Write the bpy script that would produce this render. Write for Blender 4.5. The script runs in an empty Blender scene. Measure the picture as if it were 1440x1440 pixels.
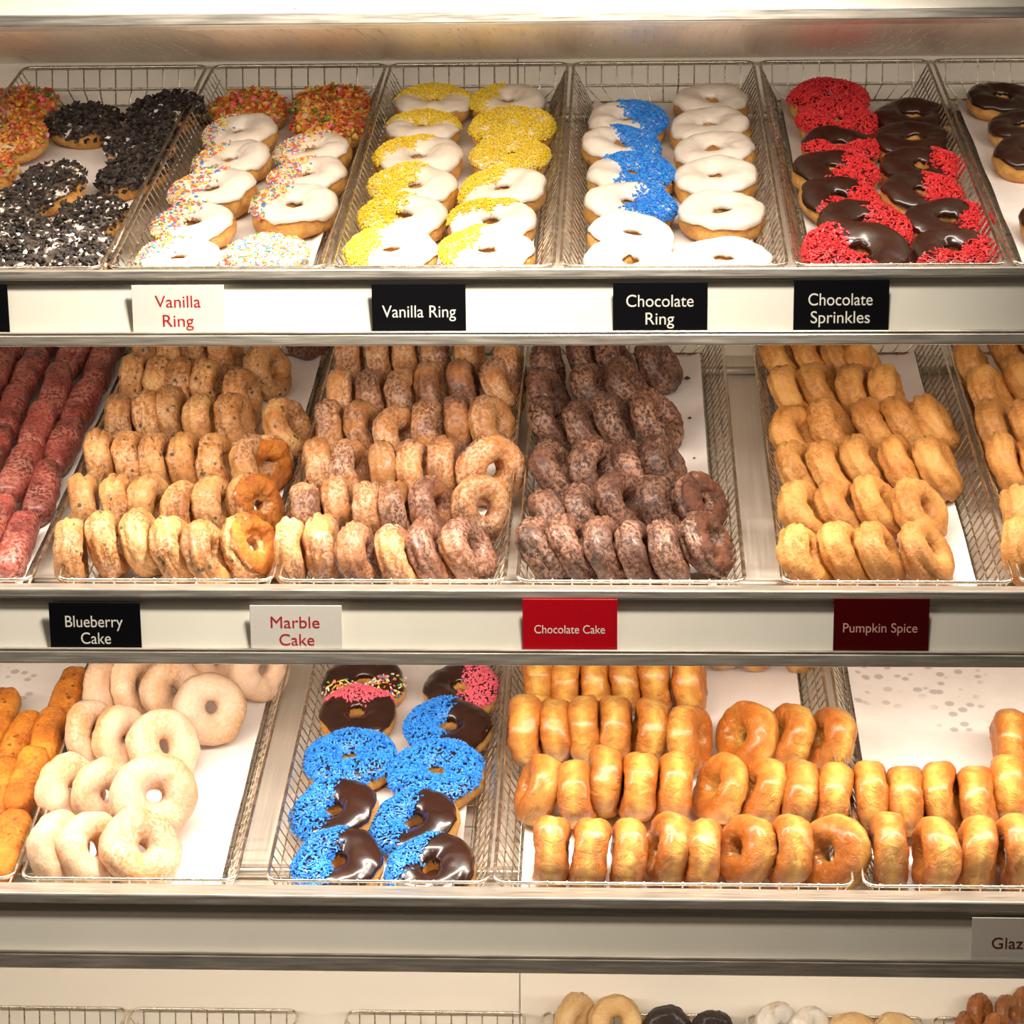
import bpy, math, random
import numpy as np
from mathutils import Vector, Matrix, noise

# ------------------------------------------------------------------ camera
C = bpy.context.scene.collection
SC = bpy.context.scene
FPX = 3200.0
CAMP = Vector((0.0, -2.286, 1.5))
YAW, PITCH, ROLL = math.radians(2.75), math.radians(4.5), math.radians(0.14)
_fw = Vector((-math.sin(YAW) * math.cos(PITCH), math.cos(YAW) * math.cos(PITCH), -math.sin(PITCH)))
_rt = _fw.cross(Vector((0, 0, 1))).normalized()
_up = _rt.cross(_fw).normalized()
_r2 = (_rt * math.cos(ROLL) - _up * math.sin(ROLL)).normalized()
_u2 = _r2.cross(_fw).normalized()
cd = bpy.data.cameras.new('camera')
cd.sensor_width = 36.0
cd.lens = FPX / 1440.0 * 36.0
cd.clip_start = 0.05
cam = bpy.data.objects.new('camera', cd)
C.objects.link(cam)
m3 = Matrix((_r2, _u2, -_fw)).transposed()
cam.matrix_world = Matrix.Translation(CAMP) @ m3.to_4x4()
SC.camera = cam

# ------------------------------------------------------------------ world, lights, exposure
w = bpy.data.worlds.new('world'); SC.world = w; w.use_nodes = True
bg = w.node_tree.nodes['Background']
bg.inputs[0].default_value = (1.0, 0.86, 0.70, 1); bg.inputs[1].default_value = 0.07
SC.view_settings.view_transform = 'Standard'
SC.view_settings.look = 'None'
SC.view_settings.gamma = 1
SC.view_settings.use_curve_mapping = False
SC.view_settings.exposure = 0.0

def area(name, loc, aim, sx, sy, power, col, spread=180):
    l = bpy.data.lights.new(name, 'AREA'); l.shape = 'RECTANGLE'; l.size = sx; l.size_y = sy
    l.energy = power; l.color = col; l.spread = math.radians(spread)
    o = bpy.data.objects.new(name, l); C.objects.link(o)
    o.location = loc
    o.rotation_euler = (Vector(aim) - Vector(loc)).to_track_quat('-Z', 'Y').to_euler()
    return o
# ceiling lights over the aisle in front of the case
area('ceiling_lamp', (0.10, -0.62, 2.44), (-0.36, 0.06, 1.45), 0.22, 0.16, 10.5, (1.0, 0.92, 0.80), 82)
area('ceiling_lamp', (-1.3, -1.6, 3.1), (-0.3, 0.2, 1.4), 0.4, 0.4, 2.5, (1.0, 0.90, 0.76), 120)

# ------------------------------------------------------------------ geometry of the case
ALPHA = math.radians(23.8)
X = Vector((1, 0, 0))
T = Vector((0, math.cos(ALPHA), math.sin(ALPHA)))      # up the tilted tray
N = Vector((0, -math.sin(ALPHA), math.cos(ALPHA)))     # away from the tray
def ray(px, py):
    return (_fw * FPX + _r2 * (px - 720.0) + _u2 * (720.0 - py)).normalized()
def hit(px, py, p0, n):
    d = ray(px, py); return CAMP + d * ((p0 - CAMP).dot(n) / d.dot(n))
def front(px, py, y=0.0):
    return hit(px, py, Vector((0, y, 0)), Vector((0, 1, 0)))
def scale_at(p):
    return FPX / (p - CAMP).dot(_fw)

BD = 0.045        # basket wall height
WALL_Y = 0.705
LEN = 0.69
# lip-top heights from the photograph: (front face top, face bottom, panel top, panel bottom, lower rail top, lower rail bottom)
ROWPX = {0: None,
         1: (377, 392, 398, 469, 470, 486),
         2: (829, 843, 849, 917, 918, 936),
         3: (1262, 1277, 1289, 1347, 1348, 1369)}
LIPZ = {r: front(720, ROWPX[r][0]).z for r in (1, 2, 3)}
def tray_origin(r):                                    # rim plane at the front of the basket
    return Vector((0, 0.050, LIPZ[r] + 0.003))
ORI = {r: tray_origin(r) for r in (1, 2, 3)}
# bottom row: its back rim stands at y = 1421 of the photograph
_b = front(620, 1423, 0.05 + LEN * math.cos(ALPHA))
ORI[4] = _b - T * LEN; ORI[4] = Vector((0, ORI[4].y, ORI[4].z))
LIPZ[4] = ORI[4].z - 0.003

# ------------------------------------------------------------------ materials
def rgb(c): return (c[0], c[1], c[2], 1)
MATS = {}
def base_mat(name, col, rough=0.6, metal=0.0, coat=0.0, coat_rough=0.1, spec=0.5, sss=0.0):
    m = bpy.data.materials.new(name); m.use_nodes = True
    b = m.node_tree.nodes['Principled BSDF']
    b.inputs['Base Color'].default_value = rgb(col); b.inputs['Roughness'].default_value = rough
    b.inputs['Metallic'].default_value = metal; b.inputs['Coat Weight'].default_value = coat
    b.inputs['Coat Roughness'].default_value = coat_rough
    b.inputs['Specular IOR Level'].default_value = spec
    if sss:
        b.inputs['Subsurface Weight'].default_value = sss
        b.inputs['Subsurface Scale'].default_value = 0.01
        b.inputs['Subsurface Radius'].default_value = (1, .5, .25)
    MATS[name] = m
    return m, m.node_tree, b
def nd(nt, t, **k):
    n = nt.nodes.new(t)
    for a, v in k.items(): setattr(n, a, v)
    return n
def coords(nt, which='Object', sc=(1, 1, 1), rnd=True):
    tc = nd(nt, 'ShaderNodeTexCoord'); mp = nd(nt, 'ShaderNodeMapping')
    nt.links.new(tc.outputs[which], mp.inputs[0]); mp.inputs['Scale'].default_value = sc
    if rnd:
        oi = nd(nt, 'ShaderNodeObjectInfo'); mu = nd(nt, 'ShaderNodeMath', operation='MULTIPLY')
        nt.links.new(oi.outputs['Random'], mu.inputs[0]); mu.inputs[1].default_value = 13.0
        nt.links.new(mu.outputs[0], mp.inputs['Location'])
    return mp.outputs[0]
def noise_n(nt, vec, scale, detail=3, rough=.55, dist=0):
    n = nd(nt, 'ShaderNodeTexNoise'); n.inputs['Scale'].default_value = scale
    n.inputs['Detail'].default_value = detail; n.inputs['Roughness'].default_value = rough
    n.inputs['Distortion'].default_value = dist
    nt.links.new(vec, n.inputs['Vector']); return n.outputs[0]
def ramp(nt, fac, stops, interp='LINEAR'):
    r = nd(nt, 'ShaderNodeValToRGB'); cr = r.color_ramp; cr.interpolation = interp
    while len(cr.elements) < len(stops): cr.elements.new(0.5)
    for e, (p, c) in zip(cr.elements, stops):
        e.position = p; e.color = rgb(c) if not isinstance(c, (int, float)) else (c, c, c, 1)
    nt.links.new(fac, r.inputs[0]); return r.outputs[0]
def mix(nt, fac, a, b, mode='MIX'):
    m = nd(nt, 'ShaderNodeMix', data_type='RGBA', blend_type=mode)
    for s, v in ((0, fac), (6, a), (7, b)):
        if hasattr(v, 'links') or isinstance(v, bpy.types.NodeSocket): nt.links.new(v, m.inputs[s])
        elif s == 0: m.inputs[0].default_value = v
        else: m.inputs[s].default_value = rgb(v)
    return m.outputs[2]
def bump(nt, b, h, strength=.3, dist=.002):
    n = nd(nt, 'ShaderNodeBump'); n.inputs['Strength'].default_value = strength
    n.inputs['Distance'].default_value = dist
    nt.links.new(h, n.inputs['Height']); nt.links.new(n.outputs[0], b.inputs['Normal'])
def vary(nt, col, amt=.12):
    """small lightness change from one object to the next"""
    oi = nd(nt, 'ShaderNodeObjectInfo'); mr = nd(nt, 'ShaderNodeMapRange')
    nt.links.new(oi.outputs['Random'], mr.inputs[0])
    mr.inputs['To Min'].default_value = 1 - amt; mr.inputs['To Max'].default_value = 1 + amt
    h = nd(nt, 'ShaderNodeHueSaturation'); nt.links.new(mr.outputs[0], h.inputs['Value'])
    nt.links.new(col, h.inputs['Color']); return h.outputs[0]

# metals
def metal(name, col, rough, stretch=(1, 60, 60), amt=.25, scratch=False):
    m, nt, b = base_mat(name, col, rough, 1.0)
    v = coords(nt, 'Object', stretch, False)
    n = noise_n(nt, v, 8, 4)
    c = ramp(nt, n, [(.3, tuple(x * (1 - amt) for x in col)), (.7, tuple(min(1, x * (1 + amt * .4)) for x in col))])
    nt.links.new(c, b.inputs['Base Color'])
    r = ramp(nt, n, [(.3, rough * .75), (.7, rough * 1.25)])
    nt.links.new(r, b.inputs['Roughness'])
    if scratch:
        v2 = coords(nt, 'Object', (1, 1, 1), False)
        h = noise_n(nt, v2, 160, 3)
        bump(nt, b, h, .12, .0006)
    return m
metal('brushed_steel', (.62, .57, .49), .30, scratch=True)
metal('deck_steel', (.82, .75, .66), .50, (40, 1, 1), .10); MATS['deck_steel'].node_tree.nodes['Principled BSDF'].inputs['Metallic'].default_value = .55
metal('lower_steel', (.60, .54, .46), .38, (2, 40, 40), .3, True); MATS['lower_steel'].node_tree.nodes['Principled BSDF'].inputs['Metallic'].default_value = .75
metal('rail_steel', (.58, .53, .46), .46, (2, 40, 40), .25, True); MATS['rail_steel'].node_tree.nodes['Principled BSDF'].inputs['Metallic'].default_value = .82
metal('soffit_steel', (.92, .82, .69), .34, (60, 1, 1), .12); MATS['soffit_steel'].node_tree.nodes['Principled BSDF'].inputs['Metallic'].default_value = .6
metal('wire_steel', (.62, .56, .47), .30, (20, 20, 20), .3)
metal('rim_steel', (.76, .70, .60), .26, (10, 10, 10), .2)

m, nt, b = base_mat('fascia_cream', (.80, .75, .65), .38)
v = coords(nt, 'Object', (1, 1, 1), False)
spots = nd(nt, 'ShaderNodeTexVoronoi'); spots.inputs['Scale'].default_value = 11; nt.links.new(v, spots.inputs['Vector'])
sp = ramp(nt, spots.outputs['Distance'], [(.014, 0.0), (.03, 1.0)])
nz = noise_n(nt, v, 7, 4)
c = ramp(nt, nz, [(.3, (.75, .70, .59)), (.7, (.81, .76, .66))])
c = mix(nt, sp, (.10, .07, .04), c)
nt.links.new(c, b.inputs['Base Color'])
m, nt, b = base_mat('back_panel', (.88, .82, .72), .5)
m, nt, b = base_mat('dark_gap', (.12, .10, .075), .6)
m, nt, b = base_mat('floor_tile', (.35, .27, .2), .5)
nz = noise_n(nt, coords(nt, 'Object', (1, 1, 1), False), 6, 5); nt.links.new(ramp(nt, nz, [(.3, (.28, .21, .15)), (.7, (.4, .31, .23))]), b.inputs['Base Color'])
m, nt, b = base_mat('tube_white', (.9, .9, .88), .3)

def paper(name, grease):
    m, nt, b = base_mat(name, (.86, .81, .78), .75)
    v = coords(nt, 'Object', (1, 1, 1), True)
    n = noise_n(nt, v, 14, 3)
    c = ramp(nt, n, [(.35, (.82, .76, .72)), (.6, (.88, .83, .80))])
    if grease:
        vo = nd(nt, 'ShaderNodeTexVoronoi'); vo.inputs['Scale'].default_value = 55; nt.links.new(v, vo.inputs['Vector'])
        s = ramp(nt, vo.outputs['Distance'], [(.25, 1.0), (.36, 0.0)])
        big = ramp(nt, noise_n(nt, v, 11, 1), [(.44, 0.0), (.52, 1.0)])
        f = mix(nt, 1.0, s, big, 'MULTIPLY')
        c = mix(nt, f, c, (.55, .50, .48))
    nt.links.new(c, b.inputs['Base Color'])
    bump(nt, b, noise_n(nt, v, 22, 3), .25, .004)
paper('paper', False); paper('greasy_paper', True)

# doughs
def yeast(name, dark, light, coat=.6, zspan=.017):
    m, nt, b = base_mat(name, dark, .42, 0, coat, .28, sss=.08)
    tc = nd(nt, 'ShaderNodeTexCoord'); sx = nd(nt, 'ShaderNodeSeparateXYZ'); nt.links.new(tc.outputs['Object'], sx.inputs[0])
    ab = nd(nt, 'ShaderNodeMath', operation='ABSOLUTE'); nt.links.new(sx.outputs[2], ab.inputs[0])
    v = coords(nt)
    n1 = noise_n(nt, v, 45, 4)
    ma = nd(nt, 'ShaderNodeMath', operation='MULTIPLY_ADD'); nt.links.new(n1, ma.inputs[0]); ma.inputs[1].default_value = .013; nt.links.new(ab.outputs[0], ma.inputs[2])
    dv = nd(nt, 'ShaderNodeMath', operation='DIVIDE'); nt.links.new(ma.outputs[0], dv.inputs[0]); dv.inputs[1].default_value = zspan + .012
    c = ramp(nt, dv.outputs[0], [(.22, light), (.55, tuple((a + 2*d) / 3 for a, d in zip(light, dark))), (.85, dark)])
    n2 = noise_n(nt, v, 90, 5)
    c = mix(nt, ramp(nt, n2, [(.45, 0.0), (.75, .5)]), c, tuple(x * .7 for x in dark))
    nt.links.new(vary(nt, c), b.inputs['Base Color'])
    bump(nt, b, noise_n(nt, v, 75, 6, .72, 1.2), .9, .009)
yeast('glazed_dough', (.60, .165, .009), (.94, .54, .11), .7, .015)
yeast('ring_dough', (.66, .215, .026), (.92, .51, .13), .1)

def cake(name, cols, glaze, gamt, speck=None, coat=.25, patch=18, bs=.5):
    """cake dough: patches of the crust colours, a thin crackled glaze, specks"""
    m, nt, b = base_mat(name, cols[0], .5, 0, coat, .25, sss=.04)
    v = coords(nt)
    p = noise_n(nt, v, patch, 3, .5, .6)
    c = ramp(nt, p, [(.36, cols[0]), (.52, cols[1]), (.66, cols[2])])
    g = noise_n(nt, v, 230, 5, .7)
    g2 = noise_n(nt, v, 28, 2)
    gg = mix(nt, 1.0, ramp(nt, g, [(.43, 0.0), (.56, 1.0)]), ramp(nt, g2, [(.35, 0.25), (.6, 1.0)]), 'MULTIPLY')
    gm = nd(nt, 'ShaderNodeMath', operation='MULTIPLY'); nt.links.new(gg, gm.inputs[0]); gm.inputs[1].default_value = gamt
    c = mix(nt, gm.outputs[0], c, glaze)
    if speck:
        vo = nd(nt, 'ShaderNodeTexVoronoi'); vo.inputs['Scale'].default_value = 120; nt.links.new(v, vo.inputs['Vector'])
        s = ramp(nt, vo.outputs['Distance'], [(.24, 1.0), (.36, 0.0)])
        s2 = ramp(nt, noise_n(nt, v, 60, 2), [(.52, 0.0), (.6, .9)])
        c = mix(nt, mix(nt, 1.0, s, s2, 'MULTIPLY'), c, speck)
    nt.links.new(vary(nt, c, .15), b.inputs['Base Color'])
    bump(nt, b, mix(nt, .4, g, p), min(1, bs * 1.4), .005)
cake('stick_dough', [(.36, .085, .004), (.58, .16, .008), (.68, .24, .02)], (.85, .42, .06), .35, (.2, .05, .005), .0, 30, .9)
cake('blueberry_dough', [(.30, .095, .014), (.50, .19, .038), (.64, .32, .09)], (.86, .58, .33), .55, (.035, .05, .04))
cake('marble_dough', [(.17, .05, .016), (.46, .165, .03), (.58, .25, .06)], (.84, .56, .38), .65, None, .4, 16)
cake('marble_dark_dough', [(.08, .024, .010), (.15, .045, .018), (.46, .17, .04)], (.66, .38, .26), .50, None, .25, 14)
cake('chocolate_dough', [(.035, .010, .005), (.065, .020, .011), (.11, .036, .020)], (.56, .29, .18), .62, None, .28, 20)
cake('pumpkin_dough', [(.44, .155, .022), (.56, .23, .045), (.66, .32, .08)], (.78, .45, .17), .45, None, .12, 22, .6)
cake('velvet_dough', [(.09, .007, .005), (.20, .018, .012), (.30, .040, .028)], (.72, .30, .22), .62, None, .5, 30)
cake('sugar_dough', [(.56, .27, .09), (.66, .41, .23), (.70, .47, .31)], (.77, .56, .44), .72, None, .0, 14, .3)
cake('pale_dough', [(.58, .33, .12), (.66, .42, .18), (.72, .50, .25)], (.8, .6, .36), .5, None, .0, 20, .4)
cake('powder_dough', [(.80, .74, .66), (.84, .79, .72), (.70, .55, .38)], (.9, .87, .82), .5, None, .0, 30, .5)
cake('fritter_dough', [(.22, .055, .010), (.36, .10, .016), (.50, .18, .03)], (.62, .26, .05), .4, None, .6, 30, .6)
cake('dark_dough', [(.012, .005, .004), (.02, .009, .007), (.03, .014, .010)], (.06, .03, .02), .4, None, .4, 30, .6)
cake('broken_crumb', [(.30, .065, .004), (.48, .13, .008), (.58, .20, .02)], (.62, .28, .05), .3, (.2, .1, .02), .0, 30, 1.0)

cake('choc_crumb', [(.05, .014, .006), (.10, .026, .010), (.18, .050, .016)], (.3, .12, .05), .3, None, .0, 40, 1.2)
def icing(name, c1, c2, rough, coat, sss=0.0):
    m, nt, b = base_mat(name, c1, rough, 0, coat, .08, sss=sss)
    n = noise_n(nt, coords(nt), 30, 3)
    nt.links.new(ramp(nt, n, [(.35, c1), (.7, c2)]), b.inputs['Base Color'])
    bump(nt, b, noise_n(nt, coords(nt), 38, 2), .25, .003)
icing('white_icing', (.88, .78, .68), (.93, .86, .78), .32, .35, .05)
icing('chocolate_icing', (.020, .005, .003), (.036, .010, .005), .26, .55)
m, nt, b = base_mat('cookie_cream', (.05, .03, .02), .55)
nz = noise_n(nt, coords(nt), 70, 4, .6)
nt.links.new(ramp(nt, nz, [(.44, (.035, .022, .016)), (.56, (.12, .085, .06)), (.60, (.80, .72, .62))]), b.inputs['Base Color'])
m, nt, b = base_mat('cereal_glaze', (.6, .3, .1), .4)
nz = noise_n(nt, coords(nt), 90, 3, .6)
nt.links.new(ramp(nt, nz, [(.40, (.45, .10, .02)), (.5, (.62, .26, .04)), (.62, (.80, .60, .40))]), b.inputs['Base Color'])
def plain(name, col, rough=.45, amt=.15):
    m, nt, b = base_mat(name, col, rough)
    n = noise_n(nt, coords(nt), 400, 2)
    nt.links.new(ramp(nt, n, [(.35, tuple(x * (1 - amt) for x in col)), (.65, col)]), b.inputs['Base Color'])
plain('sprinkle_blue', (.018, .20, .78)); plain('sprinkle_light_blue', (.05, .33, .90))
plain('sprinkle_red', (.78, .045, .05)); plain('sprinkle_dark_red', (.55, .02, .03))
plain('sprinkle_yellow', (.93, .66, .03)); plain('sprinkle_pale_yellow', (.95, .78, .15))
plain('sprinkle_pink', (.90, .16, .22)); plain('sprinkle_green', (.10, .45, .10))
plain('sprinkle_orange', (.90, .28, .03)); plain('sprinkle_white', (.9, .86, .8)); plain('sprinkle_brown', (.10, .03, .02))
plain('cookie_black', (.018, .013, .011), .6); plain('cookie_brown', (.05, .032, .026), .7)
plain('cereal_orange', (.70, .20, .03)); plain('cereal_gold', (.72, .38, .05)); plain('cereal_red', (.55, .06, .05)); plain('cereal_green', (.16, .24, .05))
plain('card_white', (.84, .79, .71), .4, .03); plain('card_black', (.002, .002, .003), .6, .0)
plain('card_red', (.52, .004, .012), .4, .1); plain('card_maroon', (.075, .001, .002), .45, .1)
plain('ink_red', (.50, .025, .025), .5, .0); plain('ink_white', (.86, .82, .72), .5, .0)
plain('ink_cream', (.72, .42, .34), .5, .0); plain('ink_maroon', (.12, .01, .01), .5, .0)
for q in ('card_black', 'card_red', 'card_maroon'): MATS[q].node_tree.nodes['Principled BSDF'].inputs['Specular IOR Level'].default_value = .12
plain('acrylic_edge', (.55, .48, .38), .2, .05)

# ------------------------------------------------------------------ object helpers
def mesh_from(name, verts, faces, mats, mi=None, smooth=True):
    me = bpy.data.meshes.new(name); me.from_pydata([tuple(v) for v in verts], [], faces)
    for mm in mats: me.materials.append(MATS[mm])
    if mi is not None: me.polygons.foreach_set('material_index', mi)
    if smooth: me.polygons.foreach_set('use_smooth', [True] * len(me.polygons))
    me.update(); return me
def link(name, me, parent=None, loc=None, mat=None):
    o = bpy.data.objects.new(name, me); C.objects.link(o)
    if parent: o.parent = parent
    if loc is not None: o.location = loc
    return o
def tag(o, label=None, cat=None, group=None, kind=None):
    if label: o['label'] = label
    if cat: o['category'] = cat
    if group: o['group'] = group
    if kind: o['kind'] = kind
    return o
class MB:
    def __init__(s): s.v = []; s.f = []; s.mi = []
    def box(s, x0, x1, y0, y1, z0, z1, mi=0, M=None):
        k = len(s.v)
        pts = [Vector((x, y, z)) for z in (z0, z1) for y in (y0, y1) for x in (x0, x1)]
        if M is not None: pts = [M @ p for p in pts]
        s.v += pts
        s.f += [tuple(k + i for i in q) for q in ((0, 2, 3, 1), (4, 5, 7, 6), (0, 1, 5, 4), (2, 6, 7, 3), (0, 4, 6, 2), (1, 3, 7, 5))]
        s.mi += [mi] * 6
    def tube(s, pts, r, n=4, closed=False, mi=0):
        k = len(s.v); L = len(pts)
        for i, p in enumerate(pts):
            a = pts[i - 1] if (i or closed) else p; c = pts[(i + 1) % L] if (i < L - 1 or closed) else p
            d = (c - a).normalized()
            u = d.cross(Vector((0.31, 0.2, 0.93))); 
            if u.length < .1: u = d.cross(Vector((0, 1, 0)))
            u.normalize(); w_ = d.cross(u)
            for j in range(n):
                an = 2 * math.pi * (j + .5) / n
                s.v.append(p + u * (r * math.cos(an)) + w_ * (r * math.sin(an)))
        m_ = L if closed else L - 1
        for i in range(m_):
            for j in range(n):
                a = k + i * n + j; b_ = k + i * n + (j + 1) % n
                c = k + ((i + 1) % L) * n + (j + 1) % n; d_ = k + ((i + 1) % L) * n + j
                s.f.append((a, b_, c, d_)); s.mi.append(mi)
        if not closed:
            s.f.append(tuple(k + j for j in reversed(range(n)))); s.f.append(tuple(k + (L - 1) * n + j for j in range(n))); s.mi += [mi, mi]
    def mesh(s, name, mats, smooth=False): return mesh_from(name, s.v, s.f, mats, s.mi, smooth)
def bevel(o, w_=.001, seg=2):
    md = o.modifiers.new('bevel', 'BEVEL'); md.width = w_; md.segments = seg; md.limit_method = 'ANGLE'
# ------------------------------------------------------------------ the setting
mb = MB(); mb.box(-1.5, 1.5, WALL_Y, WALL_Y + .03, .0, 2.5)
# seams between the panels: panels are separate boards
wall = MB(); 
seam = front(731, 1400, WALL_Y).x
wo = bpy.data.objects.new('wall_back', None); C.objects.link(wo); tag(wo, kind='structure')
for x0, x1 in ((seam - 1.22, seam - .0006), (seam + .0006, seam + 1.22)):
    m_ = MB(); m_.box(x0, x1, WALL_Y, WALL_Y + .02, 0.0, 2.3)
    p = link('panel', m_.mesh('panel', ['back_panel']), wo); bevel(p, .001, 1)
m_ = MB(); m_.box(-3, 3, -3.2, WALL_Y + .02, -.05, 0)
tag(link('floor', m_.mesh('floor', ['floor_tile'])), kind='structure')

SX0, SX1 = -1.15, 1.0
POSN = {0: 'top shelf at the upper edge of the photo, soffit below it',
        1: 'shelf carrying the iced and sprinkled rings', 2: 'shelf carrying the cake donuts', 3: 'shelf carrying the glazed and sugared rings',
        4: 'lowest shelf, only its back rims and donut tops show'}
_q = hit(1068, 521, ORI[2] - N * (BD + .0075), N); ROD_T = (_q - ORI[2]).dot(T)
def shelf(r):
    root = bpy.data.objects.new('display_shelf', None); C.objects.link(root)
    tag(root, {0: 'topmost stainless shelf front with white fascia at the upper photo edge',
               1: 'upper steel display shelf holding iced rings, fascia with vanilla and chocolate ring signs',
               2: 'middle steel display shelf holding cake donuts, fascia with a red sign',
               3: 'lower steel display shelf with bare dim fascia below blue sprinkled donuts',
               4: 'lowest steel display shelf with empty basket rims at bottom of photo'}[r], 'shelf', 'steel display shelves')
    def part(name, m_, mats, bv=0, kind=None, smooth=False):
        o = link(name, m_.mesh(name, mats, smooth), root)
        if bv: bevel(o, bv)
        return o
    if r == 0:
        zb0, zb1 = front(720, 33).z, front(720, 15).z
        root.location = (0, 0, 0)
        m_ = MB(); m_.box(SX0, SX1, -.004, .030, zb0, zb1); part('lower_rail', m_, ['rail_steel'], .0015)
        m_ = MB(); m_.box(SX0, SX1, .004, .012, zb1, zb1 + .10); part('fascia_panel', m_, ['fascia_cream'])
        zf = front(720, 37).z; zk = front(720, 84, WALL_Y).z
        m_ = MB(); k = 0
        m_.v = [Vector((SX0, .085, zb0 + .017)), Vector((SX1, .085, zb0 + .017)), Vector((SX1, WALL_Y, zk)), Vector((SX0, WALL_Y, zk)),
                Vector((SX0, .085, zb0 + .023)), Vector((SX1, .085, zb0 + .023)), Vector((SX1, WALL_Y, zk + .006)), Vector((SX0, WALL_Y, zk + .006))]
        m_.f = [(0, 3, 2, 1), (4, 5, 6, 7), (0, 1, 5, 4), (1, 2, 6, 5), (2, 3, 7, 6), (3, 0, 4, 7)]; m_.mi = [0] * 6
        part('soffit', m_, ['soffit_steel'])
        m_ = MB(); m_.box(SX0, SX1, .012, .16, zb1 + .07, zb1 + .075); part('lamp_housing', m_, ['fascia_cream'])
        lz, lu = zb0 + .014, zb0
    else:
        zl = LIPZ[r]
        O = ORI[r]
        if r < 4:
            P = [front(720, q).z for q in ROWPX[r]]
        else:
            P = [zl, zl - .011, zl - .016, zl - .06, zl - .061, zl - .075]
        m_ = MB(); m_.box(SX0, SX1, 0, .046, P[1], P[0]); part('front_rail', m_, ['rail_steel'], .002)
        m_ = MB(); m_.box(SX0, SX1, .008, .016, P[3] - .004, P[1]); part('fascia_panel', m_, ['fascia_cream'])
        m_ = MB(); m_.box(SX0, SX1, .0066, .0082, P[2], P[1]); part('shadow_strip', m_, ['brushed_steel'])
        m_ = MB(); m_.box(SX0, SX1, .000, .034, P[5], P[4]); m_.box(SX0, SX1, .000, .003, P[4], P[4] + .0035); part('lower_rail', m_, ['lower_steel'], .0015)
        # tilted deck, gutter at its front end, support rods
        def pl(t, n): return O + T * t + N * n
        def slab(m_, t0, n0, t1, n1, th):
            k = len(m_.v)
            for xx in (SX0, SX1):
                for (t, n) in ((t0, n0), (t1, n1), (t1, n1 - th), (t0, n0 - th)):
                    p = pl(t, n); m_.v.append(Vector((xx, p.y, p.z)))
            m_.f += [tuple(k + i for i in q) for q in ((0, 1, 2, 3), (7, 6, 5, 4), (0, 4, 5, 1), (1, 5, 6, 2), (2, 6, 7, 3), (3, 7, 4, 0))]; m_.mi += [0] * 6
        tmax = (WALL_Y - O.y) / math.cos(ALPHA) - .02
        m_ = MB(); slab(m_, .105, -BD - .013, tmax, -BD - .013, .004); part('deck', m_, ['deck_steel'])
        m_ = MB(); slab(m_, -.020, -BD + .012, .100, -BD - .022, .003); part('gutter', m_, ['deck_steel'])
        for tt, nn, rr in ((.085, -BD - .0075, .0045), (ROD_T, -BD - .0075, .0055)):
            m_ = MB(); a = pl(tt, nn); m_.tube([Vector((SX0, a.y, a.z)), Vector((SX1, a.y, a.z))], rr, 10)
            part('support_rod', m_, ['rail_steel'], smooth=True)
        lz, lu = P[3] + .012, P[5]
    # lamp tube behind the fascia
    m_ = MB(); m_.tube([Vector((SX0 + .1, .055, lz + .012 + .012 * (r == 0))), Vector((SX1 - .1, .055, lz + .012 + .012 * (r == 0)))], .008, 10)
    part('lamp_tube', m_, ['tube_white'], smooth=True)
    return lz
LAMP = {}
for r in range(5): LAMP[r] = shelf(r)
for r, pw in ((0, 4.4), (1, 6.8), (2, 8.6), (3, 8.5)):
    area('shelf_lamp', (-.08, .05, LAMP[r] - .002), (-.08, .25 if r else .45, LAMP[r] - (.40 if r else .25)), 1.9, .03, pw, (1.0, .90, .77), 170)

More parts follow.
